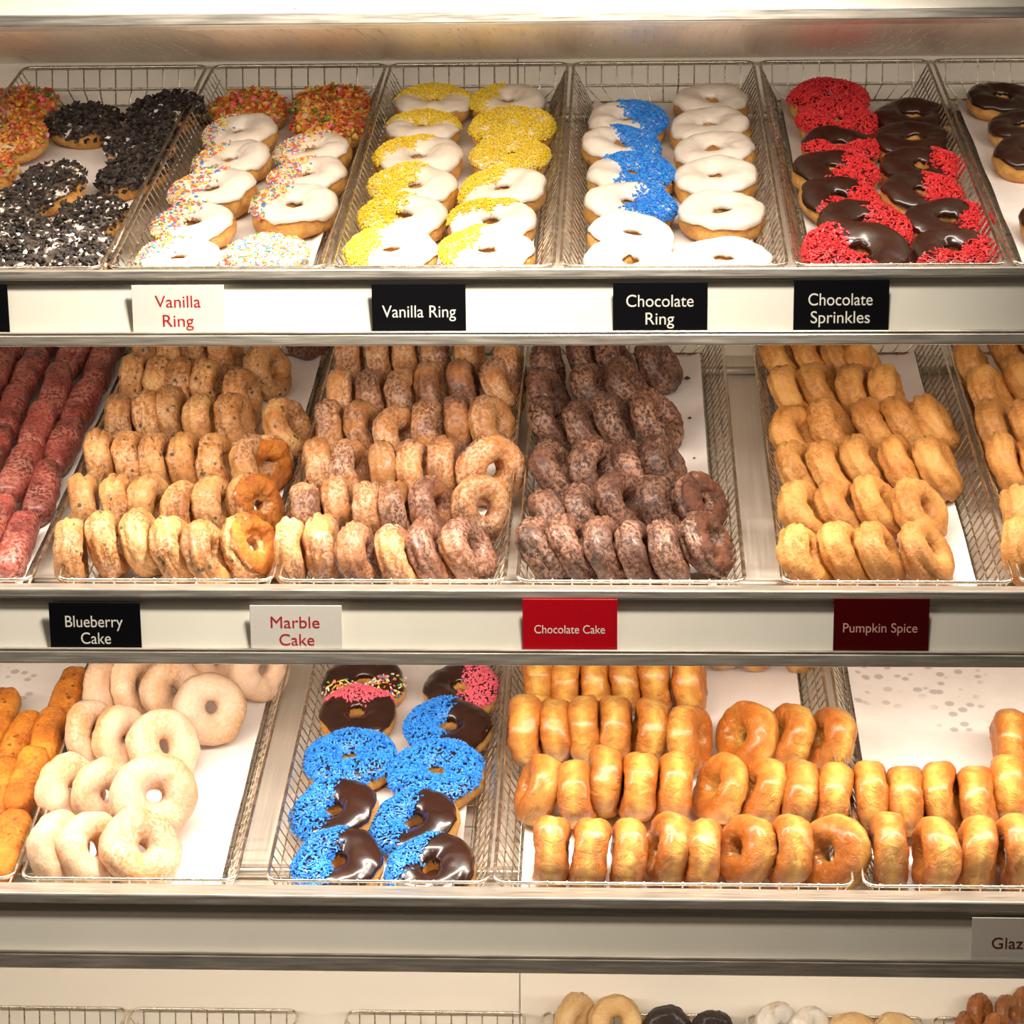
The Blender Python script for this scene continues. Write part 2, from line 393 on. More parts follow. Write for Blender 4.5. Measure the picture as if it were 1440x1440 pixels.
# ------------------------------------------------------------------ baskets
def basket(r, xl, xr, label, length=LEN, flare=.022):
    """xl, xr: photo x of the front corners of the rim; r: shelf"""
    O = ORI[r]
    yy = {1: 371, 2: 819, 3: 1246, 4: 0}[r]
    if r < 4:
        a = hit(xl, yy, O, Vector((0, 1, 0))).x; c = hit(xr, yy, O, Vector((0, 1, 0))).x
    else:
        yb = O.y + length * math.cos(ALPHA)
        a = front(xl, 1423, yb).x; c = front(xr, 1423, yb).x
    a += .002; c -= .002
    root = bpy.data.objects.new('wire_basket', None); C.objects.link(root)
    base = O + X * ((a + c) / 2)
    M = Matrix((X, T, N)).transposed().to_4x4(); M.translation = base
    root.matrix_world = M
    tag(root, label, 'basket', 'wire donut baskets')
    h = (c - a) / 2
    V_ = lambda x, t, n: Vector((x, t, n))
    # rim with rounded corners
    rr = .012; pts = []
    for (cx, cy, a0) in ((h - rr, rr, -90), (h - rr, length - rr, 0), (-h + rr, length - rr, 90), (-h + rr, rr, 180)):
        for k in range(5):
            an = math.radians(a0 + k * 22.5); pts.append(V_(cx + rr * math.cos(an), cy + rr * math.sin(an), 0))
    m_ = MB(); m_.tube(pts, .0021, 6, True); link('rim', m_.mesh('rim', ['rim_steel'], True), root)
    hb = h - flare; t0 = .018; t1 = length - .022
    # bottom frame
    m_ = MB(); m_.tube([V_(-hb, t0, -BD), V_(hb, t0, -BD), V_(hb, t1, -BD), V_(-hb, t1, -BD)], .0015, 5, True)
    link('bottom_frame', m_.mesh('bottom_frame', ['wire_steel'], True), root)
    w_ = .0009
    rs = random.Random(int(xl * 7 + r))
    def jig(): return rs.uniform(-.0008, .0008)
    nside = int(length / .0165)
    for sgn, nm in ((-1, 'side_mesh'), (1, 'side_mesh')):
        m_ = MB()
        for i in range(nside):
            t = .012 + (length - .03) * i / (nside - 1)
            m_.tube([V_(sgn * h, t, .001), V_(sgn * (h - flare * .5), t + jig(), -BD * .5), V_(sgn * hb, t + jig(), -BD)], w_, 4)
        for q in (.36, .72):
            m_.tube([V_(sgn * (h - flare * q), .01, -BD * q), V_(sgn * (h - flare * q), length - .01, -BD * q)], w_, 4)
        link(nm, m_.mesh(nm, ['wire_steel']), root)
    nb = max(5, int(2 * h / .0205))
    for t_r, t_b, nm in ((0.0, t0, 'front_mesh'), (length, t1, 'back_mesh')):
        m_ = MB()
        for i in range(nb):
            x = -h + .016 + (2 * h - .032) * i / (nb - 1)
            m_.tube([V_(x, t_r, .0022), V_(x, t_r * .4 + t_b * .6, -BD * .6), V_(x * hb / h, t_b, -BD)], w_ * 1.15, 4)
        q = .55
        m_.tube([V_(-h + flare * q, t_r + (t_b - t_r) * q, -BD * q), V_(h - flare * q, t_r + (t_b - t_r) * q, -BD * q)], w_ * 1.2, 4)
        link(nm, m_.mesh(nm, ['wire_steel']), root)
    m_ = MB()
    for i in range(nb):
        x = -hb + .004 + (2 * hb - .008) * i / (nb - 1)
        m_.tube([V_(x, t0, -BD), V_(x, t1, -BD)], w_, 4)
    for i in range(16):
        t = t0 + (t1 - t0) * (i + .5) / 16
        m_.tube([V_(-hb, t, -BD - .001), V_(hb, t, -BD - .001)], w_, 4)
    link('bottom_mesh', m_.mesh('bottom_mesh', ['wire_steel']), root)
    return (a, c)
def liner(r, a, c, label, t0=.016, t1=.655, inset=.026, mat='paper', sh=0):
    """white paper lying on the basket's bottom"""
    O = ORI[r]; base = O + X * ((a + c) / 2 + sh)
    h = (c - a) / 2 - inset; nx, ny = 14, 30
    rs = random.Random(int(a * 1000) + r)
    ph = rs.uniform(0, 9)
    vs, fs = [], []
    for layer in (0, 1):
        for j in range(ny + 1):
            for i in range(nx + 1):
                x = -h + 2 * h * i / nx; t = t0 + (t1 - t0) * j / ny
                z = -BD + .0022 + .0012 * math.sin(t * 40 + ph + x * 9) * (abs(x) / h) ** 2 + (.006 * max(0, (abs(x) / h - .9) / .1) ** 2)
                vs.append(Vector((x, t, z - .0004 * layer)))
    n1 = (nx + 1) * (ny + 1)
    for j in range(ny):
        for i in range(nx):
            k = j * (nx + 1) + i
            fs.append((k, k + 1, k + nx + 2, k + nx + 1)); fs.append((n1 + k, n1 + k + nx + 1, n1 + k + nx + 2, n1 + k + 1))
    o = link('paper_liner', mesh_from('paper_liner', vs, fs, [mat]))
    M = Matrix((X, T, N)).transposed().to_4x4(); M.translation = base; o.matrix_world = M
    tag(o, label, 'paper liner', 'paper basket liners')
BK = [
 (1, -185, 143, 'wire basket of cookie crumb topped donuts, at left end of the upper shelf', 'paper under the cookie crumb donuts, upper shelf left end'),
 (1, 150, 459, 'wire basket of rainbow sprinkled vanilla rings on the upper shelf', 'white paper under the rainbow sprinkled vanilla rings'),
 (1, 463, 781, 'wire basket of yellow sprinkled vanilla rings on the upper shelf', 'white paper under the yellow sprinkled rings'),
 (1, 786, 1110, 'wire basket of white rings, some with blue sprinkles, on the upper shelf', 'white paper under the blue sprinkled and plain white rings'),
 (1, 1116, 1418, 'wire basket of chocolate rings with red sprinkles on the upper shelf', 'white paper under the red sprinkled chocolate rings'),
 (1, 1424, 1735, 'wire basket at right end of the upper shelf, plain chocolate rings', 'white paper under chocolate rings at the upper shelf right end'),
 (2, -270, 45, 'wire basket of dark red cake sticks at left end of middle shelf', 'paper under the dark red cake sticks'),
 (2, 78, 385, 'wire basket packed with blueberry cake donuts', 'white paper under the blueberry cake donuts'),
 (2, 389, 712, 'wire basket packed with brown and tan marble cake donuts', 'white paper under the marble cake donuts'),
 (2, 725, 1050, 'wire basket of chocolate cake donuts with bare paper at its right', 'white paper with dark crumbs beside chocolate cake donuts'),
 (2, 1098, 1428, 'wire basket of pumpkin spice cake donuts', 'white paper under the pumpkin spice donuts'),
 (2, 1434, 1750, 'wire basket at right end of the middle shelf, cut by photo edge', 'paper under the donuts at the middle shelf right end'),
 (3, -290, 20, 'wire basket of orange cake sticks at left end of lower shelf', 'grey marked paper above the orange cake sticks'),
 (3, 27, 334, 'wire basket of pale sugared ring donuts on the lower shelf', 'bright bare paper right of the sugared rings'),
 (3, 372, 688, 'wire basket of blue sprinkled chocolate rings on the lower shelf', 'white paper under the blue sprinkled chocolate rings'),
 (3, 692, 1203, 'extra wide wire basket of glazed rings on the lower shelf', 'wide white paper under the large batch of glazed rings'),
 (3, 1213, 1720, 'half empty wire basket of glazed rings at lower shelf right end', 'grease spotted paper behind the glazed rings at right end'),
]
for (r, xl, xr, lb, pl_) in BK:
    a, c = basket(r, xl, xr, lb)
    gre = 'greas' in pl_ or 'marked' in pl_
    liner(r, a, c, pl_, mat='greasy_paper' if gre else 'paper', inset=.034 if (r, xl) == (3, 372) else .026)
for (xl, xr, lb) in ((-90, 181, 'empty wire basket rim at bottom left corner of the photo'), (184, 422, 'wire basket rim, second from left along the photo bottom'),
                     (487, 740, 'wire basket rim left of the two pale rings at photo bottom'), (760, 1030, 'wire basket holding pale and black rings at photo bottom'),
                     (1048, 1300, 'wire basket of white and tan donuts at photo bottom'), (1308, 1560, 'wire basket of shiny brown donuts at bottom right corner')):
    basket(4, xl, xr, lb)

# ------------------------------------------------------------------ sign cards
def text_mesh(body, size, font_sx, mat):
    cu = bpy.data.curves.new('lettering', 'FONT'); cu.body = body; cu.size = size
    cu.align_x = 'CENTER'; cu.align_y = 'CENTER'; cu.extrude = .00008; cu.offset = 0
    o = bpy.data.objects.new('tmp', cu); C.objects.link(o)
    dg = bpy.context.evaluated_depsgraph_get(); dg.update()
    me = bpy.data.meshes.new_from_object(o.evaluated_get(dg))
    bpy.data.objects.remove(o)
    me.materials.clear(); me.materials.append(MATS[mat])
    co = np.empty(len(me.vertices) * 3); me.vertices.foreach_get('co', co); co = co.reshape(-1, 3)
    cx = (co[:, 0].min() + co[:, 0].max()) / 2; co[:, 0] = (co[:, 0] - cx) * font_sx
    me.vertices.foreach_set('co', co.ravel()); me.update()
    return me, co[:, 0].max() - co[:, 0].min()
def sign(x0, x1, y0, y1, lines, mat, ink, label, fsz=None):
    """lines: (text, photo x centre, photo y centre, photo width)"""
    a = front(x0, y1); c = front(x1, y1); top = front((x0 + x1) / 2, y0).z
    h = top - a.z; wd = c.x - a.x
    lean = math.radians(9)
    base = Vector(((a.x + c.x) / 2, .0060, a.z))
    root = bpy.data.objects.new('sign_card', None); C.objects.link(root)
    root.matrix_world = Matrix.Translation(base) @ Matrix.Rotation(lean, 4, 'X')
    tag(root, label, 'sign', 'flavour sign cards on the fascias')
    m_ = MB(); m_.box(-wd / 2, wd / 2, -.0008, .0008, .0005, h / math.cos(lean)); co = link('card', m_.mesh('card', [mat]), root); bevel(co, .0003, 1)
    for (tx, px, py, pw) in lines:
        p = front(px, py)
        me, wid = text_mesh(tx, .0175, 1.0, ink)
        target = pw / 1400.0
        s = target / wid
        co2 = np.empty(len(me.vertices) * 3); me.vertices.foreach_get('co', co2); co2 = co2.reshape(-1, 3)
        vs = fsz if fsz else 1.0
        co2[:, 0] *= s; co2[:, 1] *= vs
        me.vertices.foreach_set('co', co2.ravel()); me.update()
        t = link('lettering', me, root)
        t.location = (p.x - base.x, -.00095, (p.z + .0016 - base.z) / math.cos(lean))
        t.rotation_euler = (math.pi / 2, 0, 0)
sign(-118, 12, 400, 470, [], 'card_black', 'ink_white', 'black sign card cut off at the left photo edge, upper fascia')
sign(186, 316, 401, 469, [('Vanilla', 250, 427, 65), ('Ring', 250, 454, 44)], 'card_white', 'ink_red', 'white sign card reading Vanilla Ring in red')
sign(523, 655, 399, 468, [('Vanilla Ring', 589, 441, 104)], 'card_black', 'ink_white', 'black sign card reading Vanilla Ring in white')
sign(862, 995, 397, 466, [('Chocolate', 928, 426, 94), ('Ring', 928, 451, 40)], 'card_black', 'ink_white', 'black sign card reading Chocolate Ring in white')
sign(1116, 1250, 393, 465, [('Chocolate', 1182, 424, 89), ('Sprinkles', 1182, 449, 82)], 'card_black', 'ink_white', 'black sign card reading Chocolate Sprinkles in white')
sign(70, 198, 847, 915, [('Blueberry', 132, 877, 83), ('Cake', 134, 901, 43)], 'card_black', 'ink_white', 'black sign card reading Blueberry Cake in white')
sign(352, 481, 851, 918, [('Marble', 415, 878, 70), ('Cake', 417, 903, 50)], 'card_white', 'ink_red', 'white sign card reading Marble Cake in red')
sign(735, 868, 842, 920, [('Chocolate Cake', 801, 888, 100)], 'card_red', 'ink_white', 'bright red sign card reading Chocolate Cake', .72)
sign(1172, 1306, 841, 919, [('Pumpkin Spice', 1238, 886, 104)], 'card_maroon', 'ink_cream', 'dark maroon sign card reading Pumpkin Spice', .8)
sign(1366, 1500, 1290, 1358, [('Glazed', 1429, 1330, 68)], 'card_white', 'ink_maroon', 'white sign card with red Glazed lettering, cut by right photo edge')
# ------------------------------------------------------------------ donut shapes
class Ring:
    """a lumpy ring; R outer radius, r tube half width, b half height; kind 'cake' has a split groove"""
    def __init__(s, seed, R, r, b, kind='yeast', amp=1.0):
        s.rs = random.Random(seed); s.R = R; s.r = r; s.b = b; s.kind = kind; s.o = Vector((seed * 3.7, seed * 1.3, 0)); s.amp = amp
        s.Rc = R - r
        s.el = 1 + s.rs.uniform(-.03, .03)
        s.g1 = s.rs.uniform(.25, .5); s.g2 = s.rs.uniform(-.5, -.25)
        s.e = .90 if kind == 'yeast' else .93
    def p(s, th, ph, off=0.0):
        c, d = math.cos(ph), math.sin(ph)
        cc = math.copysign(abs(c) ** s.e, c); dd = math.copysign(abs(d) ** s.e, d)
        a = s.r; b = s.b
        q = Vector((math.cos(th) * (s.Rc + a * cc), math.sin(th) * (s.Rc + a * cc), b * dd))
        n = noise.noise(q * 34 + s.o) * (.0032 if s.kind != 'cake' else .0020) + noise.noise(q * 95 + s.o) * .0014
        if s.kind == 'yeast' and s.r < .0165: n -= .0022 * abs(noise.noise(Vector((th * 3.0, ph * 1.2, s.o.x)))) + .0012 * math.exp(-((ph / .35) ** 2))
        if s.kind == 'cake':
            n += noise.noise(q * 210 + s.o) * .0010 + noise.noise(q * 55 + s.o) * .0012
            w = .12 * noise.noise(Vector((math.cos(th) * 1.7, math.sin(th) * 1.7, s.o.x)))
            for g, dep in ((s.g1, .0042), (s.g2, .0034)):
                n -= dep * math.exp(-(((ph - g - w * 2) / .11) ** 2))
        elif s.kind == 'sugar':
            n += noise.noise(q * 60 + s.o) * .001 - .0015 * math.exp(-((ph / .3) ** 2))
        k = off + n * s.amp
        return Vector((math.cos(th) * (s.Rc + (a + k) * cc) * s.el, math.sin(th) * (s.Rc + (a + k) * cc) / s.el, (b + k) * dd))
    def mesh(s, name, mats, nu=44, nv=22):
        vs = []; fs = []
        for i in range(nu):
            for j in range(nv):
                vs.append(s.p(2 * math.pi * i / nu, -math.pi + 2 * math.pi * j / nv))
        for i in range(nu):
            for j in range(nv):
                fs.append((i * nv + j, ((i + 1) % nu) * nv + j, ((i + 1) % nu) * nv + (j + 1) % nv, i * nv + (j + 1) % nv))
        return mesh_from(name, vs, fs, mats)
    def edge(s, th, which, lo, amp):
        return lo + amp * noise.noise(Vector((math.cos(th) * 1.6 + which * 5, math.sin(th) * 1.6, s.o.x * 1.1))) + amp * .4 * noise.noise(Vector((math.cos(th) * 5, math.sin(th) * 5 + which * 9, s.o.x)))
    def icing(s, name, mat, out=.42, inn=2.75, th_=.0019, nu=60, nv=16):
        vs = []; fs = []
        for i in range(nu):
            a = 2 * math.pi * i / nu
            p0 = s.edge(a, 0, out, .38); p1 = s.edge(a, 1, inn, .2)
            for j in range(nv):
                u = j / (nv - 1); ph = p0 + (p1 - p0) * u
                e = min(u, 1 - u) * (nv - 1)
                off = -.0012 if e < .5 else th_ * (.85 if e < 1.5 else 1.0) * (1.25 if e < 2.5 else 1.0)
                if e < 1.5 and e > .5: ph = p0 + (p1 - p0) * (0.012 if u < .5 else .988)
                vs.append(s.p(a, ph, off))
        for i in range(nu):
            for j in range(nv - 1):
                fs.append((i * nv + j, ((i + 1) % nu) * nv + j, ((i + 1) % nu) * nv + j + 1, i * nv + j + 1))
        return mesh_from(name, vs, fs, [mat])
    def sprinkles(s, name, mats, wts, half=math.pi, dens=1.0, seed=0, L=.0036, R=.00055, lo=.35, hi=2.7, ragged=.35):
        """short rods strewn over the iced top, around local angle 0 within +-half"""
        rs = random.Random(seed); vs = []; fs = []; mi = []
        n = int(1500 * dens * (s.R / .045) ** 2 * min(1, half / math.pi))
        cum = list(mats)
        for _ in range(n):
            while True:
                th = rs.uniform(-half - ragged * .6, half + ragged * .6); ph = rs.uniform(lo, hi)
                if rs.random() > (s.Rc + s.r * math.cos(ph)) / s.R: continue
                if half < 3:
                    # straight dip line across the ring
                    x = (s.Rc + s.r * math.cos(ph)) * math.cos(th)
                    lim = s.R * math.cos(half) + rs.gauss(0, ragged * .009) + .004 * noise.noise(Vector((th * 2, seed, 0)))
                    if x < lim: continue
                break
            p = s.p(th, ph, .0024); q = s.p(th + .05, ph, .0024); t1 = (q - p).normalized()
            q2 = s.p(th, ph + .1, .0024); t2 = (q2 - p).normalized(); nn = t1.cross(t2).normalized()
            an = rs.uniform(0, 2 * math.pi); d = (t1 * math.cos(an) + t2 * math.sin(an) + nn * rs.uniform(-.5, .5)).normalized()
            sd = d.cross(nn).normalized(); up = sd.cross(d)
            l = L * rs.uniform(.7, 1.2) / 2; k = len(vs); p = p + nn * rs.uniform(-.0003, .0014)
            for e in (-1, 1):
                for (a, b) in ((-1, -1), (1, -1), (1, 1), (-1, 1)):
                    vs.append(p + d * (l * e) + sd * (R * a) + up * (R * b))
            fs += [(k, k + 1, k + 5, k + 4), (k + 1, k + 2, k + 6, k + 5), (k + 2, k + 3, k + 7, k + 6), (k + 3, k, k + 4, k + 7), (k + 3, k + 2, k + 1, k), (k + 4, k + 5, k + 6, k + 7)]
            c = rs.choices(range(len(mats)), wts)[0]; mi += [c] * 6
        return mesh_from(name, vs, fs, cum, mi, False)
    def chunks(s, name, mats, wts, n, smin, smax, flat=.6, seed=0, pile=.006, lo=.1, hi=2.9):
        rs = random.Random(seed); vs = []; fs = []; mi = []
        for _ in range(n):
            th = rs.uniform(0, 2 * math.pi); ph = rs.uniform(lo, hi)
            p = s.p(th, ph, .002 + rs.random() ** 2 * pile)
            sz = rs.uniform(smin, smax)
            ax = Vector([rs.gauss(0, 1) for _ in range(3)]).normalized(); Rm = Matrix.Rotation(rs.uniform(0, 6.28), 3, ax)
            k = len(vs)
            pts = [(1, 0, 0), (.3, .95, 0), (-.8, .6, 0), (-.8, -.6, 0), (.3, -.95, 0), (.1, .1, flat), (-.1, 0, -flat)]
            for q in pts:
                vs.append(p + Rm @ (Vector([c * rs.uniform(.7, 1.2) for c in q]) * sz * .5))
            for i in range(5):
                fs.append((k + i, k + (i + 1) % 5, k + 5)); fs.append((k + (i + 1) % 5, k + i, k + 6))
            c = rs.choices(range(len(mats)), wts)[0]; mi += [c] * 10
        return mesh_from(name, vs, fs, mats, mi, False)

RAIN = (['sprinkle_white', 'sprinkle_pale_yellow', 'sprinkle_pink', 'sprinkle_orange', 'sprinkle_green', 'sprinkle_light_blue'], [5, 4, 3, 3, 1, 1.6])
BLUE = (['sprinkle_blue', 'sprinkle_light_blue'], [1, 2]); RED = (['sprinkle_red', 'sprinkle_dark_red'], [3, 1])
YEL = (['sprinkle_yellow', 'sprinkle_pale_yellow'], [2, 1]); PNK = (['sprinkle_pink'], [1])
CEREAL = (['cereal_orange', 'cereal_gold', 'cereal_red', 'cereal_green', 'sprinkle_pink'], [4, 4, 2, 2, 1])
COOKIE = (['cookie_black', 'cookie_brown', 'sprinkle_white'], [6, 5, .15])

_cache = {}
def shapes(kind, i):
    """mesh variants, shared between the donuts alike"""
    k = (kind, i)
    if k in _cache: return _cache[k]
    sd = hash_(kind) % 97 + i * 11
    if kind == 'glazed': s = Ring(sd, .0400, .0162, .0182, 'yeast', 1.15); me = s.mesh('glazed_ring', ['glazed_dough'])
    elif kind in ('blueberry', 'pumpkin', 'chocolate', 'marble', 'marble_dark', 'pale', 'powder', 'fritter', 'dark'):
        s = Ring(sd, .0390, .0150, .0152, 'cake', 1.15); me = s.mesh('cake_ring', [kind + '_dough'], 48, 26)
    elif kind in ('torn', 'torn_chocolate'):
        s = Ring(sd, .0375, .0150, .0160, 'cake', 1.3)
        me = s.mesh('torn_ring', ['blueberry_dough', 'broken_crumb'] if kind == 'torn' else ['chocolate_dough', 'choc_crumb'], 56, 30)
        for v in me.vertices:
            if v.co.z > .006: v.co.z -= abs(noise.noise(v.co * 120)) * .006 + .0015
        for f in me.polygons:
            if f.center.z + noise.noise(f.center * 70) * .007 > .0075: f.material_index = 1
    elif kind == 'sugar': s = Ring(sd, .0420, .0176, .0150, 'sugar', 1.1); me = s.mesh('sugared_ring', ['sugar_dough'])
    else: s = Ring(sd, .0440, .0172, .0150, 'yeast', .9); me = s.mesh('ring', ['ring_dough'])
    _cache[k] = (s, me); return _cache[k]
def hash_(t): return sum((i + 1) * ord(ch) for i, ch in enumerate(t))
_c2 = {}
def topping(i, spec):
    k = (i, spec)
    if k in _c2: return _c2[k]
    s, _ = shapes('flat', i); out = []
    ic, sp = spec
    if ic:
        im = {'cookie': 'cookie_cream', 'cookie_white': 'cookie_cream', 'cereal': 'cereal_glaze'}.get(sp, ic + '_icing')
        out.append(('icing', s.icing('icing', im), None))
    sd = hash_(str(sp)) + i
    if sp == 'cookie': out.append(('cookie_crumbs', s.chunks('cookie_crumbs', *COOKIE, 620, .004, .0115, .6, sd), 'stuff'))
    elif sp == 'cookie_white': out.append(('cookie_crumbs', s.chunks('cookie_crumbs', ['cookie_black', 'cookie_brown', 'sprinkle_white'], [6, 5, .7], 480, .003, .0085, .6, sd, .003), 'stuff'))
    elif sp == 'cereal': out.append(('cereal_flakes', s.chunks('cereal_flakes', *CEREAL, 480, .005, .010, .35, sd, .005), 'stuff'))
    elif sp:
        col, cov = sp
        pal = {'blue': BLUE, 'red': RED, 'yellow': YEL, 'pink': PNK, 'rainbow': RAIN}[col]
        half = {'all': math.pi, 'half': 1.50, 'third': 1.15, 'most': 2.0}[cov]
        d = {'blue': 1.5, 'red': 1.35, 'yellow': 1.5, 'pink': 1.1, 'rainbow': .5}[col]
        out.append(('sprinkles', s.sprinkles('sprinkles', pal[0], pal[1], half, d, sd, L=.0036 if col != 'yellow' else .0030, R=.00062), 'stuff'))
    _c2[k] = out; return out

FR = lambda r: (ORI[r] - N * (BD - .0030))    # top of the paper
class Count: n = 0
def flat(r, px, py, w, spec, ang=90, tilt=0, side=0, label='', group=None, lift=0.0):
    """ring lying in the tray: photo centre of its top, photo width, toppings, angle of the sprinkled side
       (0 right, 90 up the tray), tilt towards the viewer and to the side in degrees"""
    i = Count.n % 4; Count.n += 1
    s, me = shapes('flat', i)
    hh = s.b * .95
    p = hit(px, py, FR(r) + N * (2 * hh + lift), N)
    sc = (w / scale_at(p)) / (2 * s.R)
    p = hit(px, py, FR(r) + N * (2 * hh * sc + lift), N)
    ctr = p - N * hh * sc
    o = link('donut', me)
    M = Matrix((X, T, N)).transposed()
    M = Matrix.Rotation(math.radians(tilt), 3, X) @ Matrix.Rotation(math.radians(side), 3, T) @ M @ Matrix.Rotation(math.radians(ang), 3, 'Z')
    M = M.to_4x4() @ Matrix.Scale(sc, 4); M.translation = ctr
    o.matrix_world = M
    tag(o, label, 'donut', group)
    for nm, tm, kd in topping(i, spec):
        c = link(nm, tm, o)
        if kd: c['kind'] = kd
    return o
LEANK = 1.7
def stand(r, kind, px, py, lean, yaw, label, group, mode='t', sz=1.0, lift=0.0, back=0):
    i = Count.n % 5; Count.n += 1
    s, me = shapes(kind, i)
    rs = random.Random(Count.n * 17)
    la0, ya = math.radians(max(-30, min(31, lean * (LEANK if r == 2 else 1.1)))), math.radians(yaw * (.7 if lean > 10 and yaw < 30 else 1) + (4 if yaw < 0 and r == 2 else 0))
    p0 = hit(px, py + (40 if mode == 't' else 0), FR(r) + N * .035, N); d0 = (p0 - CAMP).normalized()
    ex = _r2 - d0 * _r2.dot(d0); ex.normalize(); ey = ex.cross(d0)
    def pose(la):
        u = N * math.cos(la) - X * math.sin(la); a = X * math.cos(la) + N * math.sin(la)
        Ry = Matrix.Rotation(-ya, 3, N); a = Ry @ a; u = Ry @ u
        if back:
            Rb = Matrix.Rotation(-math.radians(back), 3, X); a = Rb @ a; u = Rb @ u
        return a, u
    best = None
    for q in range(-60, 66):
        a, u = pose(math.radians(q)); an = math.atan2(a.dot(ey), a.dot(ex))   # long axis of the seen disc lies across a
        e = abs(an - la0)
        if best is None or e < best[0]: best = (e, q)
    # strongly turned rings look round: only their own small lean matters
    kf = max(0.0, 1 - max(0, abs(yaw) - 32) / 30.0)
    la = math.radians(best[1]) * kf + math.radians(lean) * (1 - kf)
    a, u = pose(la)
    la_img = la0
    R = s.R * sz
    hc = (s.Rc * math.sqrt(max(0, 1 - a.dot(N) ** 2)) + s.r) * sz * .97 + lift
    cx, cy = px, py
    if mode == 't':
        p = hit(px, py + 45, FR(r) + N * hc, N); S = scale_at(p)
        cx = px + R * S * math.sin(la_img) * .9; cy = py + R * S * math.cos(la_img) * .97
    p = hit(cx, cy, FR(r) + N * hc, N)
    o = link('donut', me)
    v = a.cross(u)
    M = Matrix((u, v, a)).transposed() @ Matrix.Rotation(rs.uniform(0, 6.28), 3, 'Z')
    M = M.to_4x4() @ Matrix.Scale(sz, 4); M.translation = p
    o.matrix_world = M
    tag(o, label, 'donut', group)
    return o

# ------------------------------------------------------------------ iced rings, upper shelf
ORD = ['first', 'second', 'third', 'fourth', 'fifth', 'sixth', 'seventh', 'eighth', 'ninth']
def ordn(k, what): return ('frontmost' if k == 0 else ORD[k] + ' from the front')
def column(r, lst, look, where, group, flip=False):
    """lst runs from the back to the front"""
    n = len(lst)
    for k, (px, py, w, spec, ang, tilt, side, lk) in enumerate(lst):
        o_ = 'frontmost' if k == n - 1 else ('backmost' if k == 0 else ORD[n - 1 - k] + ' from front')
        lab = '%s, %s in %s' % (lk or look, o_, where)
        flat(r, px, py, w, spec, ang, tilt, side, lab, group)
W = 'white'; K = 'chocolate'
Y = lambda c: (W, ('yellow', c)); B = lambda c: (W, ('blue', c)); RD = lambda c: (K, ('red', c)); RB = lambda c: (W, ('rainbow', c)); KB = lambda c: (K, ('blue', c))
# cookie crumb basket
g = 'cookie crumb and cereal topped rings'
CK = 'black cookie crumb donut'
for (px, py, w, spec, ang, tilt, side, lab, lift) in (
    (233, 150, 98, (W, 'cookie'), 0, 6, -6, 'black cookie crumb donut, backmost beside the right rim of its basket', .010),
    (118, 166, 98, (W, 'cookie'), 0, 4, 0, 'black cookie crumb donut with bare side showing, at back middle', 0),
    (200, 192, 100, (W, 'cookie'), 20, 8, -6, 'black cookie crumb donut, second from the back along the right rim', .006),
    (188, 234, 100, (W, 'cookie'), 60, 6, -14, 'cookie crumb donut tilted, pale side showing, middle of the right rim', .004),
    (68, 252, 106, (W, 'cookie_white'), 30, 12, -10, 'cookie crumb donut with white icing patches, middle of its basket', .006),
    (12, 282, 100, (W, 'cookie_white'), 60, 0, 0, 'cookie crumb donut with tan side, left photo edge, middle', 0),
    (128, 296, 104, (W, 'cookie_white'), 0, 8, -8, 'dusty cookie crumb donut behind the two front ones, right side', .006),
    (28, 322, 100, (W, 'cookie_white'), 10, 6, 0, 'dusty cookie crumb donut, second from front at left photo edge', .006),
    (108, 348, 112, (W, 'cookie_white'), 100, 8, 0, 'dusty cookie crumb donut, frontmost at the right of its basket', .004),
    (8, 355, 112, (W, 'cookie_white'), 200, 8, 0, 'dusty cookie crumb donut, frontmost at the left photo edge', .004)):
    flat(1, px, py, w, spec, ang, tilt, side, lab, g, lift)
for (px, py, w, side, lab, lift) in ((28, 142, 100, 0, 'orange cereal topped donut, backmost at the left photo edge', 0), (18, 190, 96, -8, 'orange cereal topped donut, second from back at left photo edge', .004),
                         (-25, 236, 96, -8, 'orange cereal topped donut cut by photo edge, above the cookie donuts', .002)):
    flat(1, px, py, w, (W, 'cereal'), 40, 5, side, lab, g, lift)
column(1, [(350, 147, 104, (W, 'cereal'), 0, 4, 0, 'vanilla ring under orange cereal bits'), (338, 179, 108, RB('third'), 170, 6, -6, None), (326, 217, 112, RB('third'), 160, 4, -8, None),
           (300, 258, 122, RB('half'), 160, 6, -8, None), (272, 306, 116, RB('half'), 160, 6, -5, None), (250, 356, 120, RB('third'), 150, 4, 0, None)],
       'white ring, rainbow sprinkles at left', 'left column, rainbow basket', 'rainbow sprinkled vanilla rings')
column(1, [(466, 138, 104, (W, 'cereal'), 0, 4, 0, 'vanilla ring under orange cereal bits'), (468, 165, 106, (W, 'cereal'), 70, 6, 0, 'vanilla ring under heaped cereal bits'), (440, 204, 108, RB('half'), 150, 4, -6, None),
           (433, 240, 114, RB('half'), 170, 4, -6, None), (414, 280, 124, RB('third'), 160, 4, 0, None), (374, 352, 120, RB('all'), 90, 2, 0, 'white iced ring fully covered in rainbow sprinkles')],
       'white ring, few rainbow sprinkles', 'right column, rainbow basket', 'rainbow sprinkled vanilla rings')
yl = 'white ring, yellow sprinkles on left'
yb = 'white ring, yellow sprinkled back half'
column(1, [(610, 136, 106, Y('half'), 90, 4, 0, yb), (593, 172, 104, Y('half'), 80, 4, 0, yb), (589, 212, 124, Y('third'), 140, 4, 0, None),
           (582, 254, 122, Y('half'), 160, 6, 0, None), (567, 295, 124, Y('half'), 170, 6, 0, None), (550, 344, 132, Y('third'), 175, 5, 0, None)],
       yl, 'left column, yellow basket', 'yellow sprinkled vanilla rings')
ya = 'ring fully covered in yellow sprinkles'
